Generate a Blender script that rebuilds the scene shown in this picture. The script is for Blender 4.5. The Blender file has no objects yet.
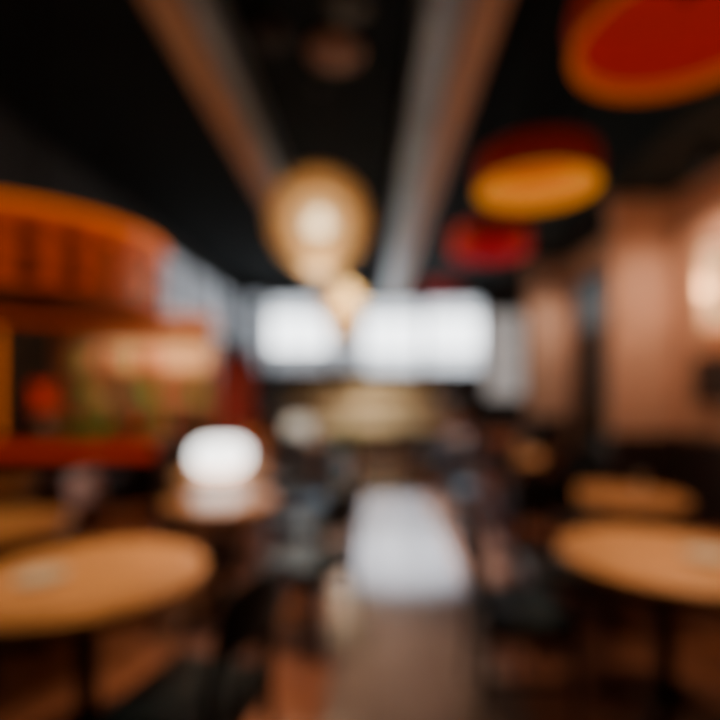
import bpy, bmesh, math, random
from mathutils import Vector, Matrix
random.seed(7)
scene = bpy.context.scene
COL = scene.collection

# ---------------------------------------------------------------- materials
def mat(name, color, rough=0.5, metal=0.0, emit=None, estr=0.0, var=0.0, scale=8.0, spec=0.5, bump=0.0, stretch=(1,1,1), coat=0.0):
    m = bpy.data.materials.new(name); m.use_nodes = True
    nt = m.node_tree; b = nt.nodes["Principled BSDF"]
    b.inputs["Roughness"].default_value = rough
    b.inputs["Metallic"].default_value = metal
    b.inputs["Specular IOR Level"].default_value = spec
    b.inputs["Coat Weight"].default_value = coat
    c = (*color, 1)
    b.inputs["Base Color"].default_value = c
    if var > 0 or bump > 0:
        tc = nt.nodes.new("ShaderNodeTexCoord"); mp = nt.nodes.new("ShaderNodeMapping")
        mp.inputs["Scale"].default_value = stretch
        n = nt.nodes.new("ShaderNodeTexNoise"); n.inputs["Scale"].default_value = scale
        n.inputs["Detail"].default_value = 5
        nt.links.new(tc.outputs["Object"], mp.inputs[0]); nt.links.new(mp.outputs[0], n.inputs["Vector"])
        r = nt.nodes.new("ShaderNodeValToRGB")
        r.color_ramp.elements[0].position = .3; r.color_ramp.elements[1].position = .7
        r.color_ramp.elements[0].color = tuple(x*(1-var) for x in color)+(1,)
        r.color_ramp.elements[1].color = tuple(min(1, x*(1+var)) for x in color)+(1,)
        nt.links.new(n.outputs["Fac"], r.inputs[0]); nt.links.new(r.outputs[0], b.inputs["Base Color"])
        if bump > 0:
            bp = nt.nodes.new("ShaderNodeBump"); bp.inputs["Strength"].default_value = bump
            nt.links.new(n.outputs["Fac"], bp.inputs["Height"]); nt.links.new(bp.outputs[0], b.inputs["Normal"])
    if emit:
        b.inputs["Emission Color"].default_value = (*emit, 1)
        b.inputs["Emission Strength"].default_value = estr
    return m

M = {}
M['ceiling'] = mat("black_ceiling_paint", (.004,.007,.007), .9, var=.3, scale=2, spec=.2)
M['soffit'] = mat("dark_soffit", (.007,.014,.015), .8, var=.3, spec=.2)
M['beamwood'] = mat("beam_wood", (.40,.20,.10), .5, var=.3, scale=4, stretch=(8,.6,8))
M['duct'] = mat("duct_metal", (.28,.32,.34), .45, metal=.4, var=.15, scale=3)
M['plaster'] = mat("pink_plaster", (.58,.32,.21), .8, var=.12, scale=3, bump=.1)
M['column'] = mat("column_plaster", (.60,.35,.24), .7, var=.12, scale=4, bump=.1)
M['darkwall'] = mat("dark_wall", (.02,.02,.02), .7, var=.3)
M['wainscot'] = mat("dark_wainscot", (.03,.015,.012), .5, var=.3, scale=5, stretch=(1,1,5))
M['darkwood'] = mat("dark_wood", (.022,.011,.008), .4, var=.4, scale=6, stretch=(4,4,1))
M['brownwood'] = mat("brown_wood", (.30,.09,.033), .35, var=.4, scale=6, stretch=(4,4,1))
M['tabletop'] = mat("table_wood", (.70,.33,.12), .36, var=.35, scale=5, stretch=(1,9,1), coat=.15)
M['leather'] = mat("blue_black_leather", (.020,.042,.056), .36, var=.2, scale=20, bump=.1)
M['brownleather'] = mat("brown_leather", (.34,.105,.042), .45, var=.2, scale=20, bump=.1)
M['iron'] = mat("black_iron", (.012,.012,.012), .5, metal=.3)
M['brass'] = mat("brass", (.5,.32,.12), .3, metal=.9)
M['frame'] = mat("window_frame", (.22,.23,.24), .5)
M['trim'] = mat("trim_wood", (.06,.03,.02), .5, var=.2)
def pane(n, c, s):
    return mat(n, (.7,.72,.75), .3, emit=c, estr=s)
M['pane_hi'] = pane("daylight_glass", (.92,.96,1.0), 5.5)
M['pane_mid'] = pane("overcast_glass", (.84,.92,1.0), 1.8)
M['pane_lo'] = pane("shaded_glass", (.74,.84,.95), .55)
M['pane_grey'] = pane("grey_glass", (.9,.88,.85), .36)
M['pane_side'] = pane("side_glass", (.66,.76,.90), .42)
M['transom'] = mat("transom_glass", (.05,.07,.08), .4, emit=(.5,.65,.75), estr=.10)
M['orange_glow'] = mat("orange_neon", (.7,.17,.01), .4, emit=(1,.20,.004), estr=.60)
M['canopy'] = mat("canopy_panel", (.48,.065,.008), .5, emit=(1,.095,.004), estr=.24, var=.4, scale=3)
M['canopy_dark'] = mat("canopy_inset", (.10,.02,.007), .5, var=.4)
M['red_glow'] = mat("red_neon", (.7,.04,.015), .4, emit=(1,.05,.01), estr=.30)
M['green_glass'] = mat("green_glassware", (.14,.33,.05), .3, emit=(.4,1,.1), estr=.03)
M['peach'] = mat("backbar_plaster", (.78,.49,.30), .7, var=.15, scale=3)
M['redpaint'] = mat("dark_red_panel", (.32,.02,.016), .6, var=.2)
M['olive'] = mat("olive_panel", (.46,.37,.25), .6, var=.2, scale=5)
M['tan'] = mat("tan_stone", (.66,.55,.40), .35, var=.2, scale=8)
M['lampwhite'] = mat("white_lamp_shade", (.9,.9,.88), .6, emit=(1,.98,.94), estr=5)
M['lampdim'] = mat("frosted_lamp_shade", (.8,.82,.78), .6, emit=(.95,1,.93), estr=.4)
M['rattan'] = mat("rattan", (.62,.45,.22), .6, var=.2, scale=20)
M['bulb'] = mat("warm_bulb", (1,.87,.65), .4, emit=(1,.82,.52), estr=10)
M['bulb_dim'] = mat("warm_bulb_dim", (1,.85,.6), .4, emit=(1,.74,.42), estr=1.0)
def sheer(name, color, estr, opa):
    m = mat(name, color, .7, emit=color, estr=estr)
    nt=m.node_tree; out=[n for n in nt.nodes if n.type=='OUTPUT_MATERIAL'][0]
    t=nt.nodes.new("ShaderNodeBsdfTransparent"); mx=nt.nodes.new("ShaderNodeMixShader"); mx.inputs[0].default_value=opa
    nt.links.new(t.outputs[0],mx.inputs[1]); nt.links.new(nt.nodes["Principled BSDF"].outputs[0],mx.inputs[2]); nt.links.new(mx.outputs[0],out.inputs[0])
    return m
M['parchment'] = sheer("parchment_diffuser", (.9,.60,.27), .09, .42)
M['parchment2'] = sheer("inner_parchment_diffuser", (1,.75,.41), .62, .42)
M['parchment_far'] = sheer("dim_parchment_diffuser", (1,.62,.28), .10, .6)
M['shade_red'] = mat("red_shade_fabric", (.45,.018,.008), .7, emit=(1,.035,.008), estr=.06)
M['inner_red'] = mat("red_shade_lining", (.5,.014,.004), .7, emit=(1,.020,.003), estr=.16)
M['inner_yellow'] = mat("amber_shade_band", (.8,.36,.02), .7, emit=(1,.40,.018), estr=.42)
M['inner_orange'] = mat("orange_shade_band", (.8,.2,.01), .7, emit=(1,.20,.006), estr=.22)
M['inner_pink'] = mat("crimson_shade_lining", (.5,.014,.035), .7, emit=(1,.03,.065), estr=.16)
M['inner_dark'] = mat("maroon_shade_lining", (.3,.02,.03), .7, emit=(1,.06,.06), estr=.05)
M['sconce'] = mat("sconce_shade", (.9,.62,.4), .6, emit=(1,.56,.28), estr=.8)
M['ceramic'] = mat("white_ceramic", (.62,.55,.45), .3)
M['leaf'] = mat("leaf_green", (.08,.2,.05), .5, var=.4, scale=9)
M['pot'] = mat("terracotta_pot", (.35,.16,.09), .7, var=.2)
M['soil'] = mat("soil", (.03,.02,.012), .9)
M['art'] = mat("dark_art_print", (.04,.03,.03), .5, var=.6, scale=6)
gl = [mat("bottle_red",(.6,.03,.02),.2), mat("bottle_green",(.05,.30,.05),.2), mat("bottle_amber",(.4,.16,.03),.2), mat("bottle_dark",(.04,.03,.03),.2)]
M['menu'] = mat("menu_card", (.55,.5,.42), .6)
M['glass'] = mat("tumbler_glass", (.6,.65,.68), .1)

def floor_mat(name, c1, c2, rough, sx, sy):
    m = bpy.data.materials.new(name); m.use_nodes = True
    nt = m.node_tree; b = nt.nodes["Principled BSDF"]
    tc = nt.nodes.new("ShaderNodeTexCoord")
    br = nt.nodes.new("ShaderNodeTexBrick")
    mp = nt.nodes.new("ShaderNodeMapping"); mp.inputs["Rotation"].default_value = (0,0,math.pi/2)
    nt.links.new(tc.outputs["Object"], mp.inputs[0]); nt.links.new(mp.outputs[0], br.inputs["Vector"])
    br.inputs["Color1"].default_value = (*c1,1); br.inputs["Color2"].default_value = (*c2,1)
    br.inputs["Mortar"].default_value = tuple(x*.4 for x in c1)+(1,)
    br.inputs["Scale"].default_value = 1; br.inputs["Mortar Size"].default_value = .004
    br.inputs["Brick Width"].default_value = sx; br.inputs["Row Height"].default_value = sy
    n = nt.nodes.new("ShaderNodeTexNoise"); n.inputs["Scale"].default_value = 5
    mx = nt.nodes.new("ShaderNodeMix"); mx.data_type='RGBA'; mx.blend_type='MULTIPLY'; mx.inputs[0].default_value=.3
    nt.links.new(tc.outputs["Object"], n.inputs["Vector"])
    nt.links.new(br.outputs["Color"], mx.inputs[6]); nt.links.new(n.outputs["Fac"], mx.inputs[7])
    nt.links.new(mx.outputs[2], b.inputs["Base Color"])
    b.inputs["Roughness"].default_value = rough
    return m
M['floorwood'] = floor_mat("floor_planks", (.36,.135,.07), (.27,.10,.055), .30, 1.2, .14)
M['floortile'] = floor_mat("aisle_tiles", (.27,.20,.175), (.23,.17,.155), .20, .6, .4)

# ---------------------------------------------------------------- mesh helpers
def box(bm, c, s, rz=0.0):
    mtx = Matrix.Translation(c) @ Matrix.Rotation(rz,4,'Z') @ Matrix.Diagonal((s[0],s[1],s[2],1))
    return bmesh.ops.create_cube(bm, size=1, matrix=mtx)['verts']
def rod(bm, p0, p1, r0, r1=None, seg=12):
    r1 = r0 if r1 is None else r1
    p0=Vector(p0); p1=Vector(p1); d=p1-p0
    q = d.to_track_quat('Z','Y').to_matrix().to_4x4()
    bmesh.ops.create_cone(bm, cap_ends=True, segments=seg, radius1=r0, radius2=r1, depth=d.length,
                          matrix=Matrix.Translation((p0+p1)/2) @ q)
def lathe(bm, prof, seg=32, c=(0,0,0)):
    rings=[]
    for r,z in prof:
        if r < 1e-5: rings.append([bm.verts.new((c[0],c[1],c[2]+z))])
        else: rings.append([bm.verts.new((c[0]+r*math.cos(2*math.pi*i/seg), c[1]+r*math.sin(2*math.pi*i/seg), c[2]+z)) for i in range(seg)])
    for a,b in zip(rings, rings[1:]):
        for i in range(seg):
            j=(i+1)%seg
            if len(a)==1 and len(b)==1: continue
            if len(a)==1: bm.faces.new((a[0],b[i],b[j]))
            elif len(b)==1: bm.faces.new((a[i],a[j],b[0]))
            else: bm.faces.new((a[i],a[j],b[j],b[i]))
def torus(bm, R, r, c=(0,0,0), seg=48, ms=8, mtx=None):
    vs=[]
    for i in range(seg):
        a=2*math.pi*i/seg; row=[]
        for k in range(ms):
            t=2*math.pi*k/ms
            v=Vector(((R+r*math.cos(t))*math.cos(a),(R+r*math.cos(t))*math.sin(a),r*math.sin(t)))
            if mtx: v = mtx @ v
            row.append(bm.verts.new(v+Vector(c)))
        vs.append(row)
    for i in range(seg):
        for k in range(ms):
            bm.faces.new((vs[i][k],vs[(i+1)%seg][k],vs[(i+1)%seg][(k+1)%ms],vs[i][(k+1)%ms]))
def finish(bm, name, material, smooth=True, bevel=0.0, subsurf=0):
    bmesh.ops.recalc_face_normals(bm, faces=bm.faces)
    me = bpy.data.meshes.new(name); bm.to_mesh(me); bm.free()
    me.materials.append(material)
    if smooth:
        for p in me.polygons: p.use_smooth = True
        me.set_sharp_from_angle(angle=math.radians(33))
    return me, bevel, subsurf
def place(spec, name, parent=None, loc=(0,0,0)):
    me, bevel, subsurf = spec
    o = bpy.data.objects.new(name, me); COL.objects.link(o)
    o.location = loc
    if parent: o.parent = parent
    if bevel:
        b=o.modifiers.new("bevel",'BEVEL'); b.width=bevel; b.segments=2; b.limit_method='ANGLE'
    return o
def empty(name, loc, rz=0.0):
    e = bpy.data.objects.new(name, None); COL.objects.link(e)
    e.location = loc; e.rotation_euler=(0,0,rz); e.empty_display_size=.2
    return e
def simple(name, material, fn, parent=None, loc=(0,0,0), **k):
    bm=bmesh.new(); fn(bm); return place(finish(bm,name,material,**k), name, parent, loc)
cnt={}
def nm(base):
    k=cnt.get(base,0); cnt[base]=k+1
    return base if k==0 else f"{base}.{k:03d}"

# ---------------------------------------------------------------- room shell
X0,X1,Y0,Y1,H = -4.0,2.95,-2.0,15.0,4.5
XW,YS = 4.8,9.0
T=.15
simple("floor", M['floorwood'], lambda b: box(b,((X0+XW)/2,(Y0+Y1)/2,-.05),(XW-X0+2*T,Y1-Y0+2*T,.1)), smooth=False)
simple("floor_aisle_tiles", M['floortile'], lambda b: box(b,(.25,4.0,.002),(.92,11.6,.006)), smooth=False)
simple("ceiling", M['ceiling'], lambda b: box(b,((X0+XW)/2,(Y0+Y1)/2,H+.05),(XW-X0+2*T,Y1-Y0+2*T,.1)), smooth=False)

def wall(name, material, axis, pos, u0,u1, openings, sgn):
    us = sorted({u0,u1}|{o[0] for o in openings}|{o[1] for o in openings})
    vs = sorted({0,H}|{o[2] for o in openings}|{o[3] for o in openings})
    bm=bmesh.new()
    for a,b in zip(us,us[1:]):
        for c,d in zip(vs,vs[1:]):
            mu,mv=(a+b)/2,(c+d)/2
            if any(o[0]<mu<o[1] and o[2]<mv<o[3] for o in openings): continue
            if axis=='y': box(bm,(mu,pos+sgn*T/2,mv),(b-a,T,d-c))
            else: box(bm,(pos+sgn*T/2,mu,mv),(T,b-a,d-c))
    place(finish(bm,name,material,smooth=False),name)
far_open=[(-3.75,-3.2,1.9,4.2),(-3.05,-1.25,1.9,4.1),(-1.1,-.35,1.95,3.95),(-.2,1.55,1.85,4.0),(1.65,3.35,1.9,4.05),(3.45,4.65,1.1,3.7)]
wall("wall_front", M['darkwall'],'y',Y1,X0,XW,far_open,1)
left_open=[(9.3,11.0,2.75,4.2),(11.2,12.9,2.75,4.2),(13.1,14.7,2.75,4.2)]
wall("wall_left", M['darkwall'],'x',X0,Y0,Y1,left_open,-1)
wall("wall_right", M['plaster'],'x',X1,Y0,YS,[(5.5,7.3,0,3.0)],1)
wall("wall_alcove_side", M['column'],'x',XW,YS,Y1,[],1)
wall("wall_alcove_return", M['column'],'y',YS,X1+T,XW,[],-1)
wall("wall_back", M['darkwall'],'y',Y0,X0,X1,[],-1)

def window(n, axis, pos, o, pm, sgn, nm=2, low=None):
    u0,u1,v0,v1=o
    e=empty(f"window_{n}", ((u0+u1)/2,pos,(v0+v1)/2) if axis=='y' else (pos,(u0+u1)/2,(v0+v1)/2), 0 if axis=='y' else math.pi/2)
    w=u1-u0; h=v1-v0
    off = .07*sgn if axis=='y' else -.07*sgn
    def fr(b):
        f=.05
        box(b,(0,off,h/2-f/2),(w,.08,f)); box(b,(0,off,-h/2+f/2),(w,.08,f))
        box(b,(-w/2+f/2,off,0),(f,.08,h)); box(b,(w/2-f/2,off,0),(f,.08,h))
        for i in range(1,nm+1): box(b,(-w/2+w*i/(nm+1),off,0),(.03,.07,h))
        box(b,(0,off,-h*.22),(w,.07,.03)); box(b,(0,off,h*.28),(w,.07,.03))
    simple("frame",M['frame'],fr,e,smooth=False)
    top=M['pane_mid'] if pm is M['pane_hi'] else (M['pane_grey'] if pm is M['pane_grey'] else M['pane_lo'])
    simple("glass_transom",top,lambda b: box(b,(0,off,h*.385),(w-.04,.01,h*.20)),e,smooth=False)
    simple("glass_middle",pm,lambda b: box(b,(0,off,h*.03),(w-.04,.01,h*.48)),e,smooth=False)
    simple("glass_lower",low or pm,lambda b: box(b,(0,off,-h*.36),(w-.04,.01,h*.27)),e,smooth=False)
wn=1
for o,pm,lo,k in zip(far_open,(M['pane_lo'],M['pane_hi'],M['pane_mid'],M['pane_hi'],M['pane_hi'],M['pane_grey']),
                   (M['pane_lo'],M['pane_lo'],M['pane_lo'],M['pane_mid'],M['pane_mid'],M['pane_grey']),(0,2,0,2,1,1)):
    window(wn,'y',Y1,o,pm,1,nm=k,low=lo); wn+=1
for o in left_open:
    window(wn,'x',X0,o,M['pane_side'],-1,nm=1); wn+=1

e=empty("door_1",(X1+.06,6.4,0))
def dr(b):
    for s in (-1,1):
        box(b,(0,s*.44,1.1),(.05,.86,2.18)); box(b,(-.03,s*.44,1.6),(.02,.6,.9)); box(b,(-.03,s*.44,.55),(.02,.6,.75))
simple("leaves",M['wainscot'],dr,e,smooth=False,bevel=.006)
def drf(b):
    box(b,(0,-.885,1.5),(.12,.03,3.0)); box(b,(0,.885,1.5),(.12,.03,3.0)); box(b,(0,0,2.23),(.12,1.74,.06)); box(b,(0,0,2.97),(.12,1.74,.06))
simple("frame",M['darkwood'],drf,e,smooth=False)
simple("transom_glass",M['transom'],lambda b: box(b,(.02,0,2.6),(.01,1.74,.7)),e,smooth=False)
simple("handles",M['brass'],lambda b:(rod(b,(-.07,.06,.95),(-.07,.06,1.25),.012),rod(b,(-.07,-.06,.95),(-.07,-.06,1.25),.012)),e)

simple("ceiling_soffit",M['soffit'],lambda b: box(b,((2.2+X1)/2,(Y0+YS)/2,(3.35+H)/2),(X1-2.2,YS-Y0,H-3.35)),smooth=False)
for i,y in enumerate((4.9,7.5)):
    e=empty("wall_column" if i==0 else f"wall_column.{i:03d}",(2.66,y+.06,0))
    simple("shaft",M['column'],lambda b: box(b,(0,0,1.72),(.56,.12,3.0)),e,smooth=False,bevel=.01)
    simple("base",M['wainscot'],lambda b: box(b,(0,0,.12),(.58,.16,.24)),e,smooth=False,bevel=.01)
    simple("dado_panel",M['wainscot'],lambda b: box(b,(0,0,.63),(.57,.14,.78)),e,smooth=False,bevel=.005)
    simple("capital",M['column'],lambda b:(box(b,(0,0,3.28),(.58,.16,.12)),box(b,(0,0,3.19),(.57,.14,.05))),e,smooth=False,bevel=.01)
simple("trim_1",M['wainscot'],lambda b:(box(b,(X1-.02,1.45,.5),(.04,6.8,1.0)),box(b,(X1-.03,1.45,1.02),(.06,6.8,.05)),[box(b,(X1-.045,-1.4+k*.75,.55),(.012,.55,.65)) for k in range(8)]),smooth=False)
simple("baseboard_left",M['trim'],lambda b: box(b,(X0+.015,6.5,.07),(.03,16.9,.14)),smooth=False)
simple("baseboard_front",M['trim'],lambda b: box(b,(.4,Y1-.015,.07),(8.7,.03,.14)),smooth=False)
simple("trim_2",M['trim'],lambda b: box(b,(-.3,Y1-.03,1.72),(7.3,.06,.10)),smooth=False)

L=16.9; yc=6.5
simple("ceiling_beam",M['beamwood'],lambda b: box(b,(-1.37,yc,(4.0+H)/2),(.24,L,H-4.0)),smooth=False,bevel=.01)
simple("ceiling_beam.001",M['beamwood'],lambda b: box(b,(.79,yc,(4.0+H)/2),(.25,L,H-4.0)),smooth=False,bevel=.01)
def duct(name,x,w,zb):
    e=empty(name,(x,yc,0))
    simple("duct_body",M['duct'],lambda b: box(b,(0,0,(zb+4.46)/2),(w,L-.1,4.46-zb)),e,smooth=False,bevel=.01)
    def fl(b):
        for k in range(11):
            box(b,(0,-8+k*1.6,zb+.2),(w+.01,.04,.42))
    simple("flanges",M['duct'],fl,e,smooth=False)
    simple("hangers",M['iron'],lambda b:[rod(b,(0,-7+k*3.5,4.4),(0,-7+k*3.5,4.5),.02) for k in range(5)],e)
duct("air_duct",.51,.26,4.02)
duct("air_duct.001",-1.16,.11,4.04)
for i,(x,y,r) in enumerate(((-.31,4.45,.22),(-.16,3.9,.15),(-.85,4.25,.15))):
    e=empty("ceiling_air_vent" if i==0 else f"ceiling_air_vent.{i:03d}",(x,y,H))
    simple("rings",M['darkwood'] if i else M['brownwood'],lambda b:[torus(b,r*q,.022,(0,0,-.04-.015*k),32,6) for k,q in enumerate((1,.72,.45,.2))],e)
    simple("neck",M['brownwood'],lambda b: lathe(b,[(0,-.05),(r*.4,-.04),(r*.9,-.015),(r,0),(0,0)]),e)

# ---------------------------------------------------------------- orange round canopy over bar
e=empty("round_bar_canopy",(-2.74,4.0,0))
zb,zt,R=2.10,2.66,1.0
simple("shell",M['canopy'],lambda b: lathe(b,[(R,zb),(R,zt),(R-.03,zt),(R-.03,zb),(R,zb)],64),e)
simple("top_rim",M['orange_glow'],lambda b: torus(b,R+.01,.024,(0,0,zt),64),e)
simple("bottom_rim",M['canopy_dark'],lambda b: torus(b,R+.01,.03,(0,0,zb),64),e)
def ins(b):
    for k in range(26):
        a=2*math.pi*k/26
        for z,h in ((2.26,.15),(2.46,.11)):
            box(b,((R+.005)*math.cos(a),(R+.005)*math.sin(a),z),(.02,.12,h),a)
simple("panel_insets",M['canopy_dark'],ins,e,smooth=False)
simple("underside",M['canopy_dark'],lambda b: lathe(b,[(0,zb+.06),(R-.03,zb+.06),(R-.03,zb+.08),(0,zb+.08)],64),e)
simple("suspension_rods",M['iron'],lambda b:[rod(b,(.8*math.cos(a),.8*math.sin(a),zb+.07),(.8*math.cos(a),.8*math.sin(a),H),.012) for a in (0.6,2.2,3.8,5.4)],e)

# ---------------------------------------------------------------- bar
e=empty("bar_counter",(-3.03,5.2,0))
W=1.9
simple("body",M['darkwood'],lambda b:(box(b,(0,0,.47),(W,.5,.94)),[box(b,(-.75+k*.5,-.26,.42),(.4,.02,.6)) for k in range(4)]),e,smooth=False)
simple("top",M['brownwood'],lambda b: box(b,(0,-.03,.965),(W+.04,.64,.05)),e,smooth=False,bevel=.01)
simple("red_light_band",M['red_glow'],lambda b: box(b,(0,-.265,.85),(W-.1,.02,.12)),e,smooth=False)
simple("foot_rail",M['brass'],lambda b:(rod(b,(-W/2,-.4,.2),(W/2,-.4,.2),.02),[rod(b,(x,-.4,.2),(x,-.25,.2),.012) for x in (-.8,0,.8)]),e)
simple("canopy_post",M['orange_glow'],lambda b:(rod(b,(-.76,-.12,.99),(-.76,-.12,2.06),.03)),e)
simple("canopy_post_right",M['brownwood'],lambda b:(rod(b,(-.10,-.22,.99),(-.10,-.22,2.06),.02)),e)

e=empty("back_bar_shelf",(-3.0,6.6,0))
simple("back_panel",M['peach'],lambda b: box(b,(0,0,1.55),(1.9,.06,1.25)),e,smooth=False)
simple("cabinet",M['darkwood'],lambda b: box(b,(0,-.15,.47),(1.92,.42,.93)),e,smooth=False,bevel=.01)
simple("header",M['brownwood'],lambda b: box(b,(0,-.03,2.30),(1.96,.2,.24)),e,smooth=False,bevel=.01)
simple("side_posts",M['brownwood'],lambda b:(box(b,(-.96,-.1,1.55),(.05,.26,1.26)),box(b,(.96,-.1,1.55),(.05,.26,1.26))),e,smooth=False)
simple("shelves",M['peach'],lambda b:(box(b,(0,-.12,1.28),(1.88,.22,.03)),box(b,(0,-.12,1.68),(1.88,.22,.03))),e,smooth=False)
e=empty("liquor_bottles",(-3.0,6.48,0))
for gi,g in enumerate(gl):
    def bt(b,gi=gi):
        for row,z in enumerate((.935,1.295,1.695)):
            for k in range(15):
                if (k*7+row*3+k//3)%4!=gi or random.random()<.25: continue
                s=random.uniform(.9,1.15)
                lathe(b,[(0,0),(.045,0),(.047,.02),(.047,.16*s),(.018,.21*s),(.015,.27*s),(.018,.28*s),(0,.28*s)],12,(-.86+k*.118,random.uniform(-.04,.02),z+.001))
    simple("bottles_"+["red","green","amber","dark"][gi],g,bt,e)
def vase(x,y,green=False):
    e=empty(nm("flower_vase"),(x,y,.991))
    simple("vase",M['ceramic'],lambda b: lathe(b,[(0,0),(.05,0),(.07,.06),(.05,.14),(.03,.18),(.04,.2),(0,.19)]),e)
    def fl(b):
        for k in range(14):
            a=k*2.4; r=.05+.06*(k%3)/2; z=.28+.20*((k*5)%4)/3
            bmesh.ops.create_icosphere(b,subdivisions=2,radius=.045,matrix=Matrix.Translation((r*math.cos(a),r*math.sin(a),z)))
    simple("blossoms",M['leaf'] if green else M['red_glow'],fl,e)
    simple("stems",M['leaf'],lambda b:[rod(b,(0,0,.15),((.05+.06*(k%3)/2)*math.cos(k*2.4),(.05+.06*(k%3)/2)*math.sin(k*2.4),.3),.005,seg=6) for k in range(14)],e)
vase(-3.36,5.15)
e=empty("glassware_row",(-2.82,5.05,.991))
simple("green_glasses",M['green_glass'],lambda b:[lathe(b,[(0,0),(.035,0),(.04,.13),(.036,.13),(.03,.01),(0,.01)],14,(x,.0,0)) for x in (-.22,-.13,-.04,.05)],e)
simple("amber_glasses",gl[2],lambda b:[lathe(b,[(0,0),(.035,0),(.04,.11),(.036,.11),(.03,.01),(0,.01)],14,(x,.06,0)) for x in (.22,.32,.42)],e)

e=empty("red_partition_screen",(-2.35,8.3,0))
simple("panel",M['redpaint'],lambda b: box(b,(0,0,1.05),(.85,.04,1.9)),e,smooth=False)
simple("frame",M['darkwood'],lambda b:(box(b,(-.45,0,1.05),(.06,.07,2.1)),box(b,(.45,0,1.05),(.06,.07,2.1)),box(b,(0,0,2.07),(.9,.07,.06)),box(b,(0,0,.08),(.9,.07,.06)),box(b,(0,-.01,1.2),(.84,.05,.04))),e,smooth=False)

# ---------------------------------------------------------------- pendant globes
def globe_pendant(name,x,y,z,r,bulb,inner):
    e=empty(name,(x,y,z))
    def lat(b):
        for k in range(12):
            m=Matrix.Rotation(math.pi*k/12,4,'Z')@Matrix.Rotation(math.pi/2,4,'X')
            torus(b,r,.007,(0,0,0),36,5,m)
        for k in range(-4,5):
            ph=k*math.pi/11
            torus(b,r*math.cos(ph),.006,(0,0,r*math.sin(ph)),36,5)
    simple("woven_cage",M['rattan'],lat,e)
    sph=lambda R,cz=0: [(R*math.sin(math.pi*k/16),cz+R*math.cos(math.pi*k/16)) for k in range(17)]
    simple("outer_diffuser",M['parchment'],lambda b: lathe(b,sph(r*.92),40),e)
    simple("inner_diffuser",inner,lambda b: lathe(b,sph(r*.64,-.02*r),32),e)
    simple("bulb",bulb,lambda b: lathe(b,sph(r*.24,-.06*r),24),e)
    simple("cord",M['iron'],lambda b: rod(b,(0,0,r*.9),(0,0,H-z),.012),e)
    simple("ceiling_rose",M['iron'],lambda b: lathe(b,[(0,H-z-.05),(.06,H-z-.04),(.08,H-z),(0,H-z)]),e)
globe_pendant("woven_globe_pendant",-.51,5.0,3.14,.50,M['bulb'],M['parchment2'])
globe_pendant("woven_globe_pendant.001",-.55,9.0,2.93,.43,M['bulb_dim'],M['parchment_far'])
globe_pendant("woven_globe_pendant.002",-.6,12.6,2.9,.38,M['bulb_dim'],M['parchment_far'])

# ---------------------------------------------------------------- red drum pendants
def drum(name,x,y,r,inner,band,outer,hb=.20,z0=2.72,disc=None):
    e=empty(name,(x,y,0)); z1=z0+.20
    simple("outer_shade",outer,lambda b: lathe(b,[(r,z0),(r+.02,(z0+z1)/2),(r,z1)],48),e)
    simple("inner_band",band,lambda b: lathe(b,[(r-.012,z0),(r-.016,z0+hb-.02)],48),e)
    if hb<.18: simple("inner_lining",inner,lambda b: lathe(b,[(r-.016,z0+hb-.02),(r-.02,z1-.01)],48),e)
    simple("bottom_rim",band,lambda b: torus(b,r,.012,(0,0,z0),48),e)
    simple("ceiling_disc",disc or inner,lambda b: lathe(b,[(0,z1-.02),(r-.015,z1-.02),(r,z1),(0,z1)],48),e)
    simple("lamp_holder",M['iron'],lambda b: lathe(b,[(0,z1-.06),(.02,z1-.06),(.03,z1-.02),(0,z1-.02)],16),e)
    simple("cord",M['iron'],lambda b: rod(b,(0,0,z1-.02),(0,0,H),.01),e)
drum("red_drum_pendant",1.11,1.75,.37,M['inner_red'],M['inner_orange'],M['shade_red'],.06)
drum("red_drum_pendant.001",1.04,3.12,.35,M['inner_yellow'],M['inner_yellow'],M['shade_red'],disc=M['inner_orange'])
drum("red_drum_pendant.002",1.10,4.6,.34,M['inner_pink'],M['inner_pink'],M['shade_red'])
drum("red_drum_pendant.003",1.0,7.0,.28,M['inner_dark'],M['inner_dark'],M['inner_dark'])

SY=4.06
e=empty("wall_sconce",(X1,SY,2.29))
simple("shade",M['sconce'],lambda b: lathe(b,[(.10,-.32),(.12,0),(.10,.32)],24,(-.13,0,0)),e)
simple("bracket",M['brass'],lambda b:(box(b,(-.01,0,0),(.02,.12,.2)),rod(b,(0,0,0),(-.13,0,0),.012),rod(b,(-.13,0,-.1),(-.13,0,.1),.02)),e)
e=empty("framed_picture",(X1-.001,4.2,1.55))
simple("print",M['art'],lambda b: box(b,(-.015,0,0),(.01,.56,.32)),e,smooth=False)
simple("frame",M['darkwood'],lambda b:(box(b,(-.015,-.3,0),(.03,.04,.4)),box(b,(-.015,.3,0),(.03,.04,.4)),box(b,(-.015,0,.18),(.03,.6,.04)),box(b,(-.015,0,-.18),(.03,.6,.04))),e,smooth=False)

# ---------------------------------------------------------------- furniture
def table(x,y,r,base="round_dining_table"):
    e=empty(nm(base),(x,y,0))
    simple("top",M['tabletop'],lambda b: lathe(b,[(0,.715),(r-.02,.715),(r,.722),(r,.740),(r-.006,.75),(r-.02,.7502),(r*.5,.7502),(0,.7502)],48),e)
    simple("apron",M['darkwood'],lambda b: lathe(b,[(r*.75,.66),(r*.78,.716),(0,.716),(0,.66),(r*.75,.66)],40),e)
    def ped(b):
        lathe(b,[(0,.665),(.10,.66),(.045,.55),(.04,.2),(.06,.10),(0,.10)],20)
        for k in range(4):
            a=math.pi/4+k*math.pi/2
            rod(b,(0,0,.12),(r*.65*math.cos(a),r*.65*math.sin(a),.03),.03,.02)
            rod(b,(r*.65*math.cos(a),r*.65*math.sin(a),0),(r*.65*math.cos(a),r*.65*math.sin(a),.045),.03)
    simple("pedestal",M['iron'],ped,e)
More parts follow.
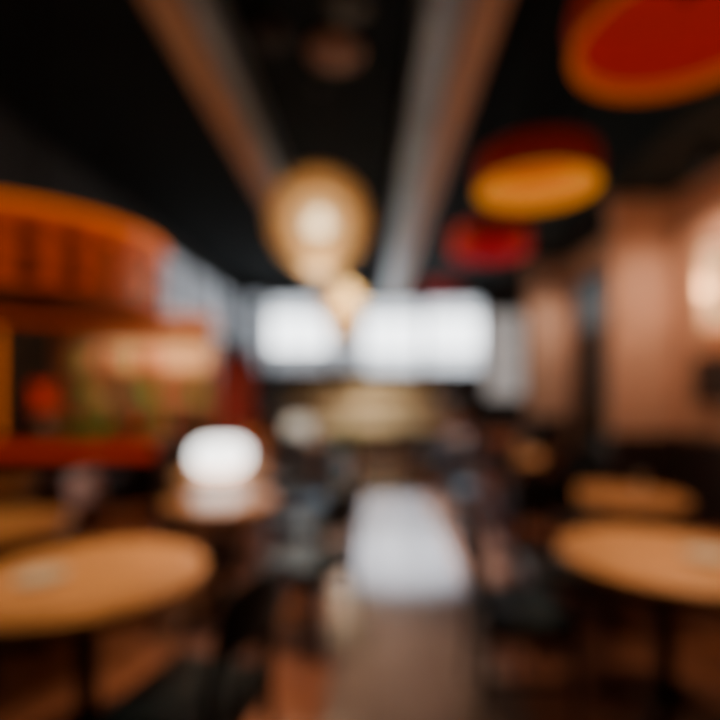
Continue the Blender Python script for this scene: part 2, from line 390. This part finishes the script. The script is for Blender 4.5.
_cc={}
def chair_parts(kind):
    if kind in _cc: return _cc[kind]
    wood = M['darkwood'] if kind!='brown' else M['brownwood']
    lea = M['leather'] if kind!='brown' else M['brownleather']
    out=[]
    bm=bmesh.new()
    for sx in (-1,1):
        rod(bm,(sx*.20,.20,0),(sx*.19,.18,.43),.014,.022)
        rod(bm,(sx*.19,-.22,0),(sx*.18,-.18,.43),.014,.022)
        rod(bm,(sx*.18,-.18,.42),(sx*.18,-.21,.66),.022,.02)
        rod(bm,(sx*.18,-.21,.65),(sx*.185,-.27,.90),.02,.015)
        rod(bm,(sx*.195,.19,.2),(sx*.185,-.20,.2),.011)
    rod(bm,(-.19,.0,.2),(.19,.0,.2),.01)
    box(bm,(0,0,.415),(.40,.40,.04))
    out.append(("frame",finish(bm,"chair_frame",wood)))
    bm=bmesh.new(); box(bm,(0,.005,.455),(.42,.42,.05))
    out.append(("seat_cushion",finish(bm,"chair_seat",lea,bevel=.02)))
    bm=bmesh.new()
    n=8; zlo,zhi,yy=.70,.90,-.235; prev=None
    for i in range(n+1):
        t=i/n*2-1; x=t*.19; y=yy-.035*(1-t*t)
        row=[bm.verts.new((x,y+.014,zlo)),bm.verts.new((x,y-.02,zhi+.025*(1-t*t))),bm.verts.new((x,y-.042,zhi+.025*(1-t*t))),bm.verts.new((x,y-.010,zlo))]
        if prev:
            for k in range(4): bm.faces.new((prev[k],row[k],row[(k+1)%4],prev[(k+1)%4]))
        else: bm.faces.new(row)
        prev=row
    bm.faces.new(prev)
    out.append(("backrest",finish(bm,"chair_back",lea,bevel=.004)))
    bm=bmesh.new()
    for x in (-.10,-.035,.035,.10): rod(bm,(x,-.185,.43),(x,-.24,.72),.009)
    out.append(("spindles",finish(bm,"chair_spindles",wood)))
    _cc[kind]=out; return out
def chair(x,y,face,kind='dark'):
    e=empty(nm("dining_chair"),(x,y,0),math.radians(face))
    for n,s in chair_parts(kind): place(s,n,e)
def plate(parent_xy,dx,dy):
    e=empty(nm("dinner_plate"),(parent_xy[0]+dx,parent_xy[1]+dy,.751))
    simple("plate",M['ceramic'],lambda b: lathe(b,[(0,0),(.06,0),(.09,.012),(.094,.016),(.055,.008),(0,.006)],32),e)
def tumbler(x,y):
    simple(nm("water_glass"),M['glass'],lambda b: lathe(b,[(0,0),(.028,0),(.035,.11),(.032,.11),(.026,.008),(0,.008)],20),None,(x,y,.751))
def menu(x,y,a):
    e=empty(nm("menu_holder"),(x,y,.751),a)
    simple("block",M['darkwood'],lambda b: box(b,(0,0,.015),(.1,.05,.03)),e,smooth=False,bevel=.003)
    simple("card",M['menu'],lambda b: box(b,(0,0,.10),(.10,.004,.15)),e,smooth=False)

tabs=[(-1.12,1.98,.45),(-2.05,2.65,.41),(-.98,3.3,.36),(-1.27,4.3,.40),(1.31,2.22,.45),(1.72,3.4,.40),(1.65,5.3,.40),(-.98,6.9,.36),(1.45,7.3,.40),(1.5,9.3,.4),(-2.9,3.75,.34),(-1.5,5.5,.36)]
for t in tabs: table(*t)
plate(tabs[0],-.15,-.05); plate(tabs[4],.15,-.05); tumbler(1.9,3.5); menu(1.6,5.3,0)

C=[(-.60,1.68,72,'dark'),
   (-.36,3.0,60,'dark'),(-1.66,3.32,-90,'brown'),(-.46,3.78,135,'dark'),(-.58,4.55,105,'dark'),(-1.92,4.0,-60,'brown'),
   (.70,2.36,-90,'dark'),(1.10,2.92,178,'dark'),(2.04,2.3,85,'brown'),
   (1.08,3.55,-80,'brown'),(1.80,4.06,170,'dark'),(2.42,3.3,90,'brown'),(1.25,4.35,200,'dark'),
   (1.0,5.1,-75,'dark'),(1.6,5.98,180,'brown'),(1.72,4.66,0,'brown'),(2.32,5.55,90,'dark'),
   (.86,7.3,-90,'dark'),(1.45,6.64,0,'dark'),(1.5,7.97,180,'brown'),(2.12,7.25,90,'dark'),
   (-.98,6.26,0,'dark'),(-1.62,7.0,-90,'brown'),(-1.06,7.54,180,'dark'),(-.86,5.45,90,'dark'),(-1.5,6.15,180,'brown'),
   (.86,9.2,-90,'dark'),(1.5,8.64,0,'dark'),(2.18,9.3,90,'dark'),
   (-2.70,2.3,-70,'dark')]
for c in C: chair(*c)

def stool(x,y):
    e=empty(nm("bar_stool"),(x,y,0))
    simple("seat",M['leather'],lambda b: lathe(b,[(0,.68),(.16,.68),(.18,.70),(.17,.735),(.1,.75),(0,.752)],28),e)
    simple("legs",M['darkwood'],lambda b:([rod(b,(.20*math.cos(a),.20*math.sin(a),0),(.12*math.cos(a),.12*math.sin(a),.69),.014,.018) for a in (.8,2.36,3.93,5.5)],torus(b,.175,.009,(0,0,.25),28,6)),e)
for x in (-3.6,-3.0,-2.4): stool(x,4.54)

def table_lamp(x,y,r,h,m):
    e=empty(nm("table_lamp"),(x,y,.751))
    simple("base",M['brass'],lambda b: lathe(b,[(0,0),(.07,0),(.06,.02),(.015,.03),(.012,.12),(0,.12)]),e)
    simple("shade",m,lambda b: lathe(b,[(0,.035),(r*.7,.035),(r*.95,.035+h*.2),(r,.035+h*.5),(r*.93,.035+h*.8),(r*.65,.035+h),(0,.035+h)],40),e)
table_lamp(-1.27,4.25,.235,.235,M['lampwhite'])
table_lamp(-.98,6.9,.19,.26,M['lampdim'])

# ---------------------------------------------------------------- curved service counter
e=empty("curved_service_counter",(-.2,12.2,0))
def arc(b,R0,R1,z0,z1,a0=math.pi*1.02,a1=math.pi*1.98,n=36):
    prev=None
    for i in range(n+1):
        a=a0+(a1-a0)*i/n
        row=[b.verts.new((R*math.cos(a),R*math.sin(a),z)) for R,z in ((R0,z0),(R1,z0),(R1,z1),(R0,z1))]
        if prev:
            for k in range(4): b.faces.new((prev[k],row[k],row[(k+1)%4],prev[(k+1)%4]))
        else: b.faces.new(row)
        prev=row
    b.faces.new(prev)
simple("body",M['olive'],lambda b: arc(b,1.85,2.25,0,1.05),e)
simple("stone_top",M['tan'],lambda b: arc(b,1.75,2.35,1.05,1.11),e)
simple("plinth",M['darkwood'],lambda b: arc(b,2.24,2.28,0,.55),e)
simple("upper_shelf",M['tan'],lambda b: arc(b,1.8,2.05,1.50,1.55),e)
simple("shelf_back",M['olive'],lambda b: arc(b,1.80,1.82,1.11,1.5),e)
simple("shelf_posts",M['iron'],lambda b:[rod(b,(2.0*math.cos(a),2.0*math.sin(a),1.1),(2.0*math.cos(a),2.0*math.sin(a),1.51),.015) for a in [math.pi*(1.05+.1*k) for k in range(10)]],e)

e=empty("potted_plant",(-.38,8.4,0))
simple("pot",M['pot'],lambda b: lathe(b,[(0,0),(.13,0),(.18,.36),(.20,.38),(.20,.42),(.17,.42),(.16,.36),(0,.36)],28),e)
simple("soil",M['soil'],lambda b: lathe(b,[(0,.37),(.155,.37)],20),e)
def leaves(b):
    for k in range(46):
        a=k*2.399; el=random.uniform(.5,1.4); L_=random.uniform(.35,.6)
        prev=None
        for i in range(7):
            t=i/6; w=.035*math.sin(math.pi*min(1,t*.95+.05))+.002
            rr=L_*t*math.cos(el); z=.37+L_*t*math.sin(el)-.18*t*t*math.cos(el)
            c=Vector((rr*math.cos(a),rr*math.sin(a),z)); s=Vector((-math.sin(a),math.cos(a),0))*w
            row=(b.verts.new(c-s),b.verts.new(c+s))
            if prev: b.faces.new((prev[0],prev[1],row[1],row[0]))
            prev=row
simple("leaves",M['leaf'],leaves,e)

# ---------------------------------------------------------------- lights
def spot(x,y,color,energy,size=60,aim=None,z=4.15,blend=.6,rad=.05,top=H):
    e=empty(nm("added_spotlight"),(x,y,0))  # added spotlight with its own can and stem, brightens one area
    simple("can",M['iron'],lambda b: lathe(b,[(.055,z-.07),(.06,z+.10),(.02,z+.13),(0,z+.13)],20),e)
    simple("stem",M['iron'],lambda b: rod(b,(0,0,z+.12),(0,0,top),.01),e)
    l=bpy.data.lights.new("added_spot",'SPOT'); l.energy=energy; l.color=color; l.spot_size=math.radians(size); l.spot_blend=blend; l.shadow_soft_size=rad
    o=bpy.data.objects.new("added_spot",l); COL.objects.link(o); o.parent=e; o.location=(0,0,z-.08)
    if aim:
        d=Vector(aim)-Vector((x,y,z-.08)); o.rotation_euler=d.to_track_quat('-Z','Y').to_euler()
warm=(1,.70,.42)
spot(-1.65,2.2,warm,430,23,(-1.10,2.1,.75),blend=1)  # this and the next five are added to light the table tops
spot(-2.2,2.75,warm,170,26,blend=1)
spot(-.85,3.5,warm,170,26,(-1.0,3.3,.75),blend=1)
spot(1.5,2.6,warm,420,23,(1.32,2.2,.75),blend=1)
spot(1.8,3.45,warm,150,28,blend=1)
spot(1.65,5.3,warm,150,36,blend=1)
spot(-.3,2.9,warm,420,34,(-.38,2.7,0),blend=1)  # added to lift the brown floor left of the aisle
cool=(.58,.80,1)  # tint of two added spots standing in for window light on the aisle
spot(.30,4.5,cool,5600,31,(.28,4.5,0),z=4.2,blend=1)
spot(.27,6.1,cool,4800,27,(.27,6.1,0),z=4.2,blend=1)
spot(.27,3.0,(1,.76,.66),150,30,(.2,2.9,0),z=4.2,blend=1)  # added warm fill for the near aisle floor
spot(-2.7,5.25,(1,.74,.45),520,70,(-2.5,6.6,1.1),z=3.9,blend=1)  # added to brighten the back bar panel
spot(2.6,3.9,(1,.74,.56),75,90,(2.8,4.9,1.7),z=3.28,top=3.36,blend=1)  # this and the next are added to brighten the columns
spot(2.6,6.5,(1,.78,.62),80,90,(2.7,7.5,1.7),z=3.28,top=3.36,blend=1)
spot(3.6,10.5,(1,.85,.75),250,80,(4.7,11.5,1.8),z=4.15)
spot(-.1,7.6,(1,.84,.6),1500,54,(-.1,10.2,1.0),z=4.15,blend=1)  # added to lighten the curved counter
def pt(parent_name,x,y,z,col,en,rad=.1):
    l=bpy.data.lights.new("lamp_bulb",'POINT'); l.energy=en; l.color=col; l.shadow_soft_size=rad
    o=bpy.data.objects.new("bulb_light",l); COL.objects.link(o)
    p=bpy.data.objects[parent_name]; o.parent=p; o.location=Vector((x,y,z))-p.location
pt("woven_globe_pendant",-.5,5.0,2.45,(1,.75,.5),45,.2)
pt("woven_globe_pendant.001",-.55,9.0,2.35,(1,.75,.5),50,.2)
pt("wall_sconce",2.70,SY,2.29,(1,.6,.35),18,.1)

w=bpy.data.worlds.new("world"); w.use_nodes=True; scene.world=w
w.node_tree.nodes["Background"].inputs[0].default_value=(.7,.8,1,1)
w.node_tree.nodes["Background"].inputs[1].default_value=.3

cd=bpy.data.cameras.new("camera"); cam=bpy.data.objects.new("camera",cd); COL.objects.link(cam)
cam.location=(0,0,1.5); cam.rotation_euler=(math.radians(90),0,0)
cd.sensor_width=36; cd.lens=25; cd.shift_x=-10/720; cd.shift_y=25/720
cd.clip_start=.01
cd.dof.use_dof=True; cd.dof.focus_distance=.3; cd.dof.aperture_fstop=1.15
scene.camera=cam
